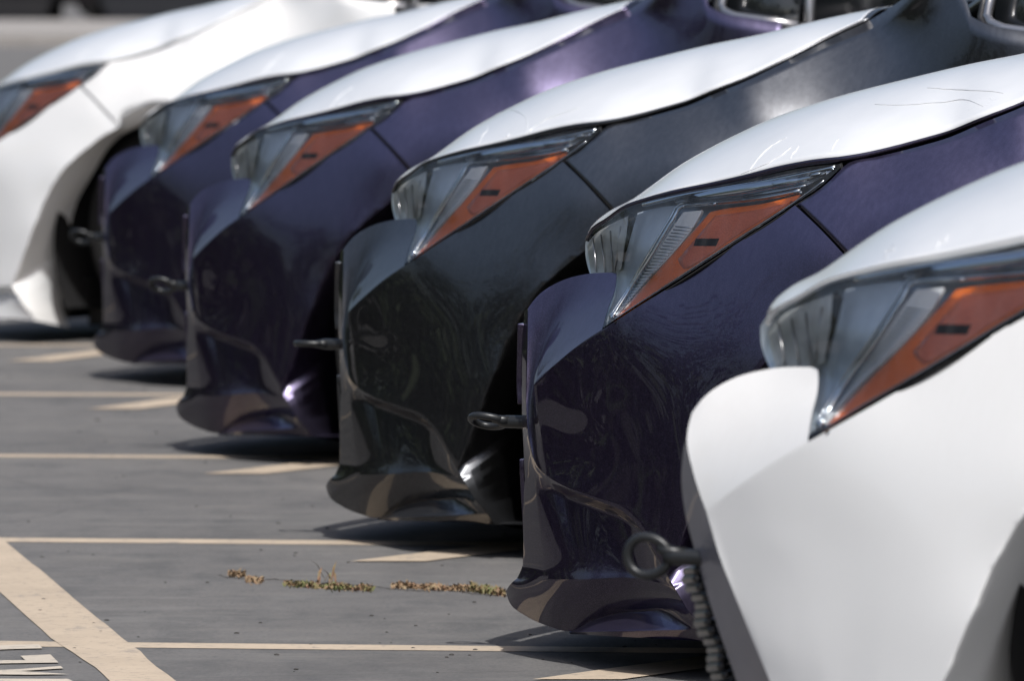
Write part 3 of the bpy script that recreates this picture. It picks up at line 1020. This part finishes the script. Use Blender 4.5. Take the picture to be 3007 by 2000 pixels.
    dk = make('lamp_cavity', lamp_poly([(1846,640), (1856,628), (1868,648)], [(1826,792), (1838,786), (1850,760)], -0.03, 10, 10), M['void'], lamp, outward=OUT)
    fr_ = make('inner_lens', lamp_poly([(1724,722), (1745,690), (1790,660), (1845,634)], [(1736,804), (1770,803), (1800,800), (1824,790)], -0.010, 16, 12), M['cloudy'], lamp, outward=OUT)
    pr = Mesh()
    for x0, x1 in ((1742, 1752), (1765, 1778), (1792, 1800), (1822, 1806)):
        c = with_w(np.array([[x0, 700 - (x0 - 1742) * .45], [x1, 798]]), S_lens, -0.004)
        pr.tube(lift(c), 0.0012, 6)
    make('lens_rib', pr, M['satin'], lamp)
    bz = make('lamp_bezel', lamp_poly([(1872,625), (1920,612), (1994,602)], [(1780,948), (1790,940), (1800,925)], -0.022, 14, 16), M['bezel'], lamp, outward=OUT)
    sr = make('lamp_seal', lamp_tube([(1806,950), (1870,907), (1960,852), (2150,729), (2335,607), (2425,546), (2474,492), (2470,481)], -0.003, 0.0020), M['void'], lamp)
    # far lamp
    kids = list(lamp.children)
    l2 = flip(lamp); l2.parent = root
    for k in kids:
        c = flip(k); c.parent = l2
    # doors, roof, glass further back
    sec = fp[:, -1]          # rear edge of the fender, top to sill
    sec = sec.copy()
    for nm, seq in (('front_door', [(1.690, 1, 0), (1.9, 1.003, 0), (2.3, 1.004, .005), (2.72, 1.002, .01)]),
                    ('rear_door', [(2.73, 1.002, .01), (3.1, 1.0, .02), (3.45, .995, .03)]),
                    ('quarter_panel', [(3.46, .995, .03), (3.9, .985, .04), (4.3, .95, .04), (4.5, .88, .02), (4.56, .78, 0)])):
        d = make(nm, Mesh().grid(section_loft(sec, seq)), pm, root, solid=.003, outward=(0, -1, 0))
        d2 = flip(d); d2.parent = root
    # tail, boot, roof and greenhouse
    mb = Mesh()
    mb.grid(np.array([[(4.57, -.68, .25), (4.57, .68, .25)], [(4.60, -.68, .6), (4.60, .68, .6)], [(4.57, -.68, .95), (4.57, .68, .95)], [(4.35, -.66, 1.06), (4.35, .66, 1.06)], [(3.95, -.64, 1.09), (3.95, .64, 1.09)]]))
    make('boot_lid', mb, pm, root, solid=.004)
    rf = []
    for L, z, w in ((1.98, 1.345, .54), (2.2, 1.405, .56), (2.6, 1.435, .57), (3.1, 1.42, .56), (3.35, 1.385, .54)):
        rf.append([(L, -w, z - .03), (L, -w * .8, z - .008), (L, 0, z), (L, w * .8, z - .008), (L, w, z - .03)])
    make('roof', Mesh().grid(np.array(rf)), pm, root, solid=.004, outward=(0, 0, 1))
    ws = Mesh().grid(np.array([[(1.34, -.66, 1.0), (1.18, 0, 1.01), (1.34, .66, 1.0)], [(1.96, -.54, 1.32), (1.90, 0, 1.345), (1.96, .54, 1.32)]]))
    make('windscreen', ws, M['glass_dark'], root, solid=.004, outward=(-1, 0, 1))
    cw = Mesh().grid(np.array([[(1.24, -.63, .975), (1.08, 0, 1.0), (1.24, .63, .975)], [(1.33, -.64, .98), (1.2, 0, 1.01), (1.33, .64, .98)]]))
    make('cowl_panel', cw, M['black_plastic'], root, solid=.01, outward=(0, 0, 1))
    rw = Mesh().grid(np.array([[(3.37, -.54, 1.36), (3.37, .54, 1.36)], [(3.97, -.63, 1.08), (3.97, .63, 1.08)]]))
    make('rear_window', rw, M['glass_dark'], root, solid=.004, outward=(1, 0, 1))
    # side glass with its trim: surveyed on the car whose glass shows
    def D(px, py, w=.862): return local('D', px, py, w - max(0, (60 - py)) * 0.00055)
    qg = Mesh()
    g = np.array([[D(2160, -330), D(2245, -420), D(2375, -470)], [D(2150, -120), D(2250, -150), D(2372, -160)], [D(2135, 45), D(2240, 62), D(2345, 76)]])
    gw = make('quarter_window', qg.grid(g), M['glass_dark'], root, solid=.003, outward=(0, -1, 0))
    tr = Mesh().tube([D(2230, -300, .868), D(2165, -120, .868), D(2128, -20, .868), D(2119, 18, .868), D(2128, 36, .868), D(2160, 49, .868), D(2240, 60, .868), D(2343, 76, .868)], 0.0085, 8, flat=1.2)
    make('window_trim', tr, M['satin'], gw)
    tr = Mesh().tube([D(2215, -300, .868), D(2150, -120, .868), D(2112, -20, .868), D(2103, 22, .868), D(2114, 44, .868), D(2150, 61, .868), D(2240, 74, .868), D(2343, 90, .868)], 0.006, 8)
    make('window_seal', tr, M['black_plastic'], gw)
    g = np.array([[D(2400, -470), (2.6, -.575, 1.38), (3.3, -.56, 1.34)], [D(2385, 70), (2.6, -.872, 1.0), (3.6, -.86, 1.05)]])
    sg = make('side_window', Mesh().grid(g), M['glass_dark'], root, solid=.003, outward=(0, -1, 0))
    e0 = D(2352, 80, .868)
    make('window_trim', Mesh().tube([e0, D(2450, 96, .868), (2.6, -.880, .985), (3.6, -.868, 1.03)], 0.0085, 8, flat=1.2), M['satin'], sg)
    make('window_pillar', Mesh().tube([D(2376, 72, .866), D(2382, -120, .866), D(2400, -400, .866)], 0.011, 8), M['satin'], sg)
    ap = Mesh().tube([(1.38, -.68, 1.00), (1.62, -.665, 1.16), (1.98, -.575, 1.335)], 0.03, 10)
    ao_ = make('roof_pillar', ap, pm, root)
    flip(ao_).parent = root
    for o in (gw, sg):
        ks = list(o.children); c = flip(o); c.parent = root
        for k in ks:
            kk = flip(k); kk.parent = c
    # door mirror
    mm = Mesh()
    g = []
    for r, h in ((0.02, -.07), (0.06, -.06), (0.085, -.03), (0.09, 0.0), (0.088, .03), (0.07, .035)):
        ring = []
        for k in range(20):
            a = 2 * math.pi * k / 20
            ring.append((1.93 + h, -1.0 + r * 1.15 * math.cos(a), 1.135 + r * .72 * math.sin(a)))
        g.append(ring)
    mm.grid(np.array(g), close_u=True)
    mr = make('door_mirror', mm, pm, root)
    st = make('mirror_stalk', Mesh().tube([(1.93, -.87, 1.02), (1.93, -.94, 1.05), (1.93, -.98, 1.09)], 0.028, 10, flat=.6), M['black_plastic'], mr)
    m3 = flip(mr); m3.parent = root
    s3 = flip(st); s3.parent = m3
    return root

def nb_fix_normals(o):
    me = o.data
    bm = bmesh.new(); bm.from_mesh(me)
    c = Vector((0.9, 0, 0.45))
    # decide island by island: faces should look away from the middle of the car
    seen = set()
    for f in bm.faces:
        if f.index in seen: continue
        st = [f]; isl = []
        seen.add(f.index)
        while st:
            q = st.pop(); isl.append(q)
            for e in q.edges:
                for h in e.link_faces:
                    if h.index not in seen:
                        seen.add(h.index); st.append(h)
        s = sum(q.normal.dot((q.calc_center_median() - c)) * q.calc_area() for q in isl)
        if s < 0: bmesh.ops.reverse_faces(bm, faces=isl)
    bm.to_mesh(me); bm.free()

def copy_car(src, paint_key):
    new = M[paint_key]
    old = None
    def rec(o, parent):
        c = o.copy(); COL.objects.link(c)
        if parent: c.parent = parent
        for ch in o.children: rec(ch, c)
        return c
    c = rec(src, None)
    return c
def repaint(root, frm, to):
    for ch in list(root.children_recursive):
        for i, s in enumerate(ch.material_slots):
            if s.material == frm:
                s.link = 'OBJECT'; s.material = to

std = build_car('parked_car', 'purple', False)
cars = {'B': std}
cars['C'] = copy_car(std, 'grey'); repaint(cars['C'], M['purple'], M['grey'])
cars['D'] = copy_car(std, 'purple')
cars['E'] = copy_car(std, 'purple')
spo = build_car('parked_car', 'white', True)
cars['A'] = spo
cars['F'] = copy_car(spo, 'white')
labels = {
 'A': 'white car nearest the camera at the right edge, with tall mesh grille',
 'B': 'dark purple car in sharp focus directly behind the nearest white car',
 'C': 'dark grey car parked between the purple cars in the middle of the row',
 'D': 'purple car parked just beyond the dark grey car, quarter window in view',
 'E': 'purple car parked directly in front of the farthest white car',
 'F': 'white car farthest in the row with its wheel arch in view, top left'}
tow = {'A': (math.radians(0), (2072,1640)), 'B': (math.radians(66), (1533,1240)), 'C': (math.radians(87), None),
       'D': (math.radians(50), None), 'E': (math.radians(48), None), 'F': None}
base_B = local('B', 1533, 1240, .545)
for k, c in cars.items():
    X, Y, t = POSES[k]
    c.location = (X, Y, 0)
    c.rotation_euler = (0, 0, t)
    tag(c, labels[k], 'car', 'cars parked side by side in a row')
    if tow[k]:
        roll = tow[k][0]
        bs = base_B if k != 'A' else local('A', 2085, 1640, .60)
        make('tow_eye', tow_eye(roll, bs, 0.055 if k == 'A' else 0.036), M['hook'], c)

# folds and creases of the film, different on every car
HR = hood_rows(0.0018)[:20].reshape(-1, 3)
HP = np.array([car_px(p) for p in HR])
def on_hood(x, y):
    d = ((HP - np.array([x, y])) ** 2).sum(1)
    i = np.argsort(d)[:5]
    w = 1 / (d[i] + 4)
    return (HR[i] * w[:, None]).sum(0) / w.sum()
FOLDS = {
 'B': [[(2196,508),(2222,470),(2262,430),(2310,402)], [(2176,512),(2230,490),(2285,462),(2330,430)], [(2568,307),(2640,309),(2760,300),(2850,294),(2890,312)],
       [(2726,257),(2800,261),(2900,267),(2950,270)], [(2318,466),(2336,440),(2346,425)], [(2440,440),(2462,404)]],
 'C': [[(2196,508),(2240,470),(2300,440),(2390,410)], [(2030,540),(2052,500),(2060,470)], [(2080,430),(2160,420),(2200,450),(2206,500)], [(2120,520),(2150,500)]],
 'D': [[(2150,520),(2190,470),(2250,420)], [(2170,512),(2230,470)], [(1960,545),(2000,500)]],
 'E': [[(2300,480),(2330,440),(2380,390),(2440,350)], [(2310,482),(2345,436),(2400,390)]],
 'A': [[(2270,488),(2300,450),(2360,410),(2420,380)], [(2330,478),(2370,440),(2440,400)], [(2050,530),(2090,500)], [(1950,555),(1985,520)]],
 'F': [[(2300,480),(2330,440),(2390,390)]],
}
for k, c in cars.items():
    hood = [o for o in c.children if o.name.startswith('hood')][0]
    for path in FOLDS[k]:
        cc = curve([(a + rng.normal(0, 1.5), b + rng.normal(0, 1), 0) for a, b in path], 26)
        pts = [on_hood(q[0], q[1]) for q in cc]
        for _ in range(3):
            pts = [pts[0]] + [(pts[i-1] + pts[i] * 2 + pts[i+1]) / 4 for i in range(1, len(pts) - 1)] + [pts[-1]]
        rr = [0.0002 + 0.0005 * math.sin(math.pi * t) * (0.7 + 0.3 * math.sin(t * 17)) for t in np.linspace(0, 1, len(pts))]
        make('film_crease', Mesh().tube(pts, rr, 6, flat=1.4), M['film'], hood, weld=0)

# ------------------------------------------------------------------ weeds and grit
def leaf_mat(name, a, b):
    m, n, l, p = mat(name)
    c = ramp(n, l, noise(n, l, 40, 2), [(0.35, a), (0.65, b)])
    l.new(c, p.inputs['Base Color']); p.inputs['Roughness'].default_value = 0.7
    return m
M['weed'] = leaf_mat('weed_green', (0.20, 0.10, 0.06), (0.13, 0.15, 0.05))
M['weed_dry'] = leaf_mat('weed_dry', (0.20, 0.11, 0.06), (0.24, 0.18, 0.10))
def weed(px0, py0, px1, py1, n, h, m, label):
    mb = Mesh()
    for _ in range(n):
        t = rng.random()
        # clumps thin out towards the ends
        a = ground(px0 + (px1 - px0) * t + rng.normal(0, 3), py0 + (py1 - py0) * t + rng.normal(0, 4))
        hh = h * rng.uniform(.2, 1) * (0.5 + abs(math.sin(t * 9 + px0)))
        az = rng.uniform(0, 2 * math.pi); ln = rng.uniform(.4, 1.1) * hh
        tip = a + np.array([math.cos(az) * ln, math.sin(az) * ln, hh])
        mid = (a + tip) / 2 + np.array([0, 0, hh * .2])
        wv = np.array([-math.sin(az), math.cos(az), 0]) * rng.uniform(.0012, .003)
        b = len(mb.v)
        mb.v += [tuple(a - wv * .4), tuple(a + wv * .4), tuple(mid + wv), tuple(mid - wv), tuple(tip)]
        mb.f += [(b, b + 1, b + 2, b + 3), (b + 3, b + 2, b + 4)]
    o = make('weed_patch', mb, M[m], smooth=False, weld=0)
    tag(o, label, 'weeds', kind='stuff')
for a in ((672,1690,718,1690,200,.006,'weed_dry','small dry brown weed tuft in a crack, farthest left of the weeds'),
          (722,1706,770,1710,200,.006,'weed_dry','second small brown weed tuft in the asphalt crack'),
          (838,1718,1092,1734,900,.006,'weed','long low strip of reddish green weeds in the asphalt crack'),
          (930,1712,985,1716,12,.028,'weed','few tall thin green weed shoots above the crack'),
          (1150,1724,1400,1734,900,.006,'weed_dry','strip of reddish weeds in the crack left of the purple bumper'),
          (1380,1732,1482,1748,520,.008,'weed','green end of the weed strip beside the purple bumper')):
    weed(*a)
ck = Mesh()
rows = [[], []]
for t in np.linspace(0, 1, 120):
    c = ground(640 + 900 * t, 1690 + 62 * t ** .8 + 3 * math.sin(t * 23) + rng.normal(0, 1.2))
    w_ = 0.010 * rng.uniform(.3, 1.2)
    rows[0].append((c[0], c[1] - w_, GZ + .0006)); rows[1].append((c[0], c[1] + w_, GZ + .0006))
tag(make('asphalt_crack', ck.grid(np.array(rows)), plain('crack_dirt', (0.05, 0.045, 0.04), 1.0), smooth=False, weld=0), kind='structure')
mb = Mesh()
for _ in range(130):
    x, y = rng.uniform(-30, 2100), rng.uniform(1050, 1995)
    p = ground(x, y)
    s = rng.uniform(.0012, .0035) if rng.random() < .97 else rng.uniform(.004, .006)
    b = len(mb.v)
    for ring, (rr, zz) in enumerate(((1.0, 0), (.85, .45), (.35, .7))):
        for k in range(7):
            a = 2 * math.pi * k / 7
            q = s * rr * rng.uniform(.8, 1.15)
            mb.v.append((p[0] + q * 1.3 * math.cos(a), p[1] + q * math.sin(a), GZ + .0002 + s * zz))
    for ring in range(2):
        for k in range(7):
            k2 = (k + 1) % 7
            mb.f.append((b + ring*7 + k, b + ring*7 + k2, b + ring*7 + 7 + k2, b + ring*7 + 7 + k))
    mb.f.append(tuple(b + 14 + k for k in range(7)))
tag(make('grit', mb, plain('grit_stone', (0.045, 0.042, 0.04), .9), smooth=False, weld=0), 'loose dark grit scattered over the asphalt', 'grit', kind='stuff')

# ------------------------------------------------------------------ far dark vehicles beyond the pavement
def far_car(x, y, label, col, low=.05):
    root = empty('far_vehicle', (x, y, GZ))
    tag(root, label, 'car', 'dark vehicles parked beyond the pavement')
    pm = plain('far_paint', col, .3, .3, coat=1.0)
    prof = [(0.16, .05), (0, .42), (.05, .75), (.25, .88), (1.3, 1.0), (2.0, 1.55), (3.6, 1.58), (4.4, 1.1), (4.75, 1.0), (4.8, .45), (4.64, .05)]
    g = []
    for yy, k in ((-.92, 0.0), (-.90, .03), (.90, .03), (.92, 0)):
        g.append([(px_, yy, z + k) for px_, z in prof])
    g = np.array(g)
    mb = Mesh().grid(g)
    bot = []
    for yy in (-.92, .92): bot.append([(px_, yy, low) for px_, z in prof])
    bot = np.array(bot)
    mb.grid(np.array([g[0], bot[0]])); mb.grid(np.array([bot[1], g[-1]])); mb.grid(bot)
    make('body', mb, pm, root, smooth=False)
    for cx in (0.95, 3.75):
        for s in (-1, 1):
            w = Mesh().lathe([(0.001, s * .11), (.20, s * .11), (.33, s * .10), (.34, 0), (.33, -s * .10), (.2, -s * .11)], (cx, s * .80, .34), 'y', 28)
            make('wheel', w, M['rubber'], root)
    wn_ = Mesh().grid(np.array([[(1.55, -.925, 1.08), (4.1, -.925, 1.12)], [(2.1, -.925, 1.45), (3.55, -.925, 1.47)]]))
    make('side_window', wn_, M['glass_dark'], root, solid=.01, smooth=False)
    return root
yv = ground(1500, 66)[1] + 0.9
sc = yv / F_PX
def fx(px): return (px - CX) * sc
far_car(fx(320) - 0.12, yv, 'dark vehicle far behind, right of the gap showing pale ground', (0.012, 0.014, 0.020))
far_car(fx(150) - 4.68, yv, 'dark vehicle far behind at the top left corner', (0.010, 0.010, 0.013))
far_car(fx(40), yv + 6, 'dark vehicle far behind the other two, closing the gap between them', (0.012, 0.010, 0.012), .22)

# ------------------------------------------------------------------ trees round the lot (seen mirrored in the dark paint)
M['leaf'] = leaf_mat('tree_leaves', (0.030, 0.048, 0.018), (0.060, 0.085, 0.030))
M['bark'] = plain('bark', (0.09, 0.07, 0.055), .9)
def tree(x, y, h, label, seed):
    r = np.random.default_rng(seed)
    root = empty('tree', (x, y, GZ))
    tag(root, label, 'tree', 'trees beyond the left side of the lot')
    tm = Mesh().tube([(0, 0, 0), (.1, .05, h * .25), (0, .1, h * .6)], [.22, .16, .08], 8)
    for k in range(5):
        a = r.uniform(0, 6.28)
        tm.tube([(0.05, 0.05, h * .3 + k * .06 * h), (math.cos(a) * h * .16, math.sin(a) * h * .16, h * .5 + k * .07 * h)], [.08, .03], 6)
    make('trunk', tm, M['bark'], root)
    mb = Mesh()
    cl = [(r.normal(0, h * .13), r.normal(0, h * .13), h * r.uniform(.35, .95), r.uniform(.08, .17) * h) for _ in range(26)]
    for cx, cy, cz, cr in cl:
        for _ in range(90):
            v = r.normal(0, 1, 3); v /= np.linalg.norm(v)
            p = np.array([cx, cy, cz]) + v * cr * r.uniform(.5, 1)
            t = r.normal(0, 1, 3); t /= np.linalg.norm(t)
            q = np.cross(v, t); q /= np.linalg.norm(q) + 1e-9
            s = r.uniform(.10, .24)
            b = len(mb.v)
            mb.v += [tuple(p), tuple(p + t * s), tuple(p + t * s * .6 + q * s * .6), tuple(p + q * s)]
            mb.f.append((b, b + 1, b + 2, b + 3))
    make('crown', mb, M['leaf'], root, smooth=False, weld=0)
    return root
kinds = ['tall', 'low', 'broad', 'slim', 'ragged', 'round', 'leaning', 'dense', 'thin', 'spreading', 'stout', 'narrow', 'bushy', 'airy', 'old']
i = 0
for ang in np.linspace(118, 262, 15):
    a = math.radians(ang)
    R_ = 26 + 5 * math.sin(i * 2.3)
    tree(-2 + R_ * math.cos(a), 14 + R_ * math.sin(a), 6.0 + 2.6 * math.sin(i * 1.7) + (i % 3), kinds[i % 15] + ' leafy tree standing outside the picture beside the parking lot', 40 + i)
    i += 1

# unseen foliage bank added at left so the car sides mirror something dark
mb = Mesh()
N = 26000
hx = [(-12.0, 70.0), (-9.5, 32.0), (-9.0, 12.0), (-6.5, -4.0), (2.0, -12.0), (14, -14)]
seg = [math.dist(hx[i], hx[i + 1]) for i in range(len(hx) - 1)]
tot = sum(seg)
for _ in range(N):
    t = rng.random() * tot
    i = 0
    while t > seg[i]: t -= seg[i]; i += 1
    f = t / seg[i]
    x = hx[i][0] + (hx[i+1][0] - hx[i][0]) * f; y = hx[i][1] + (hx[i+1][1] - hx[i][1]) * f
    top = 1.5 + 0.35 * math.sin(x * 1.3 + y * .9) + 0.25 * math.sin(y * 2.7)
    z = GZ + rng.uniform(0, top)
    p = np.array([x + rng.uniform(-.6, .6), y + rng.uniform(-.6, .6), z])
    a = rng.normal(0, 1, 3); a /= np.linalg.norm(a)
    c = np.cross(a, rng.normal(0, 1, 3)); c /= np.linalg.norm(c) + 1e-9
    q = rng.uniform(.12, .26); b = len(mb.v)
    mb.v += [tuple(p), tuple(p + a * q), tuple(p + a * q * .6 + c * q * .6), tuple(p + c * q)]
    mb.f.append((b, b + 1, b + 2, b + 3))
tag(make('added_hedge', mb, M['leaf'], smooth=False, weld=0), 'unseen dark foliage added to darken reflections in the car sides', 'added_hedge')

scene.render.engine = 'CYCLES'
scene.cycles.max_bounces = 8
scene.cycles.transparent_max_bounces = 12
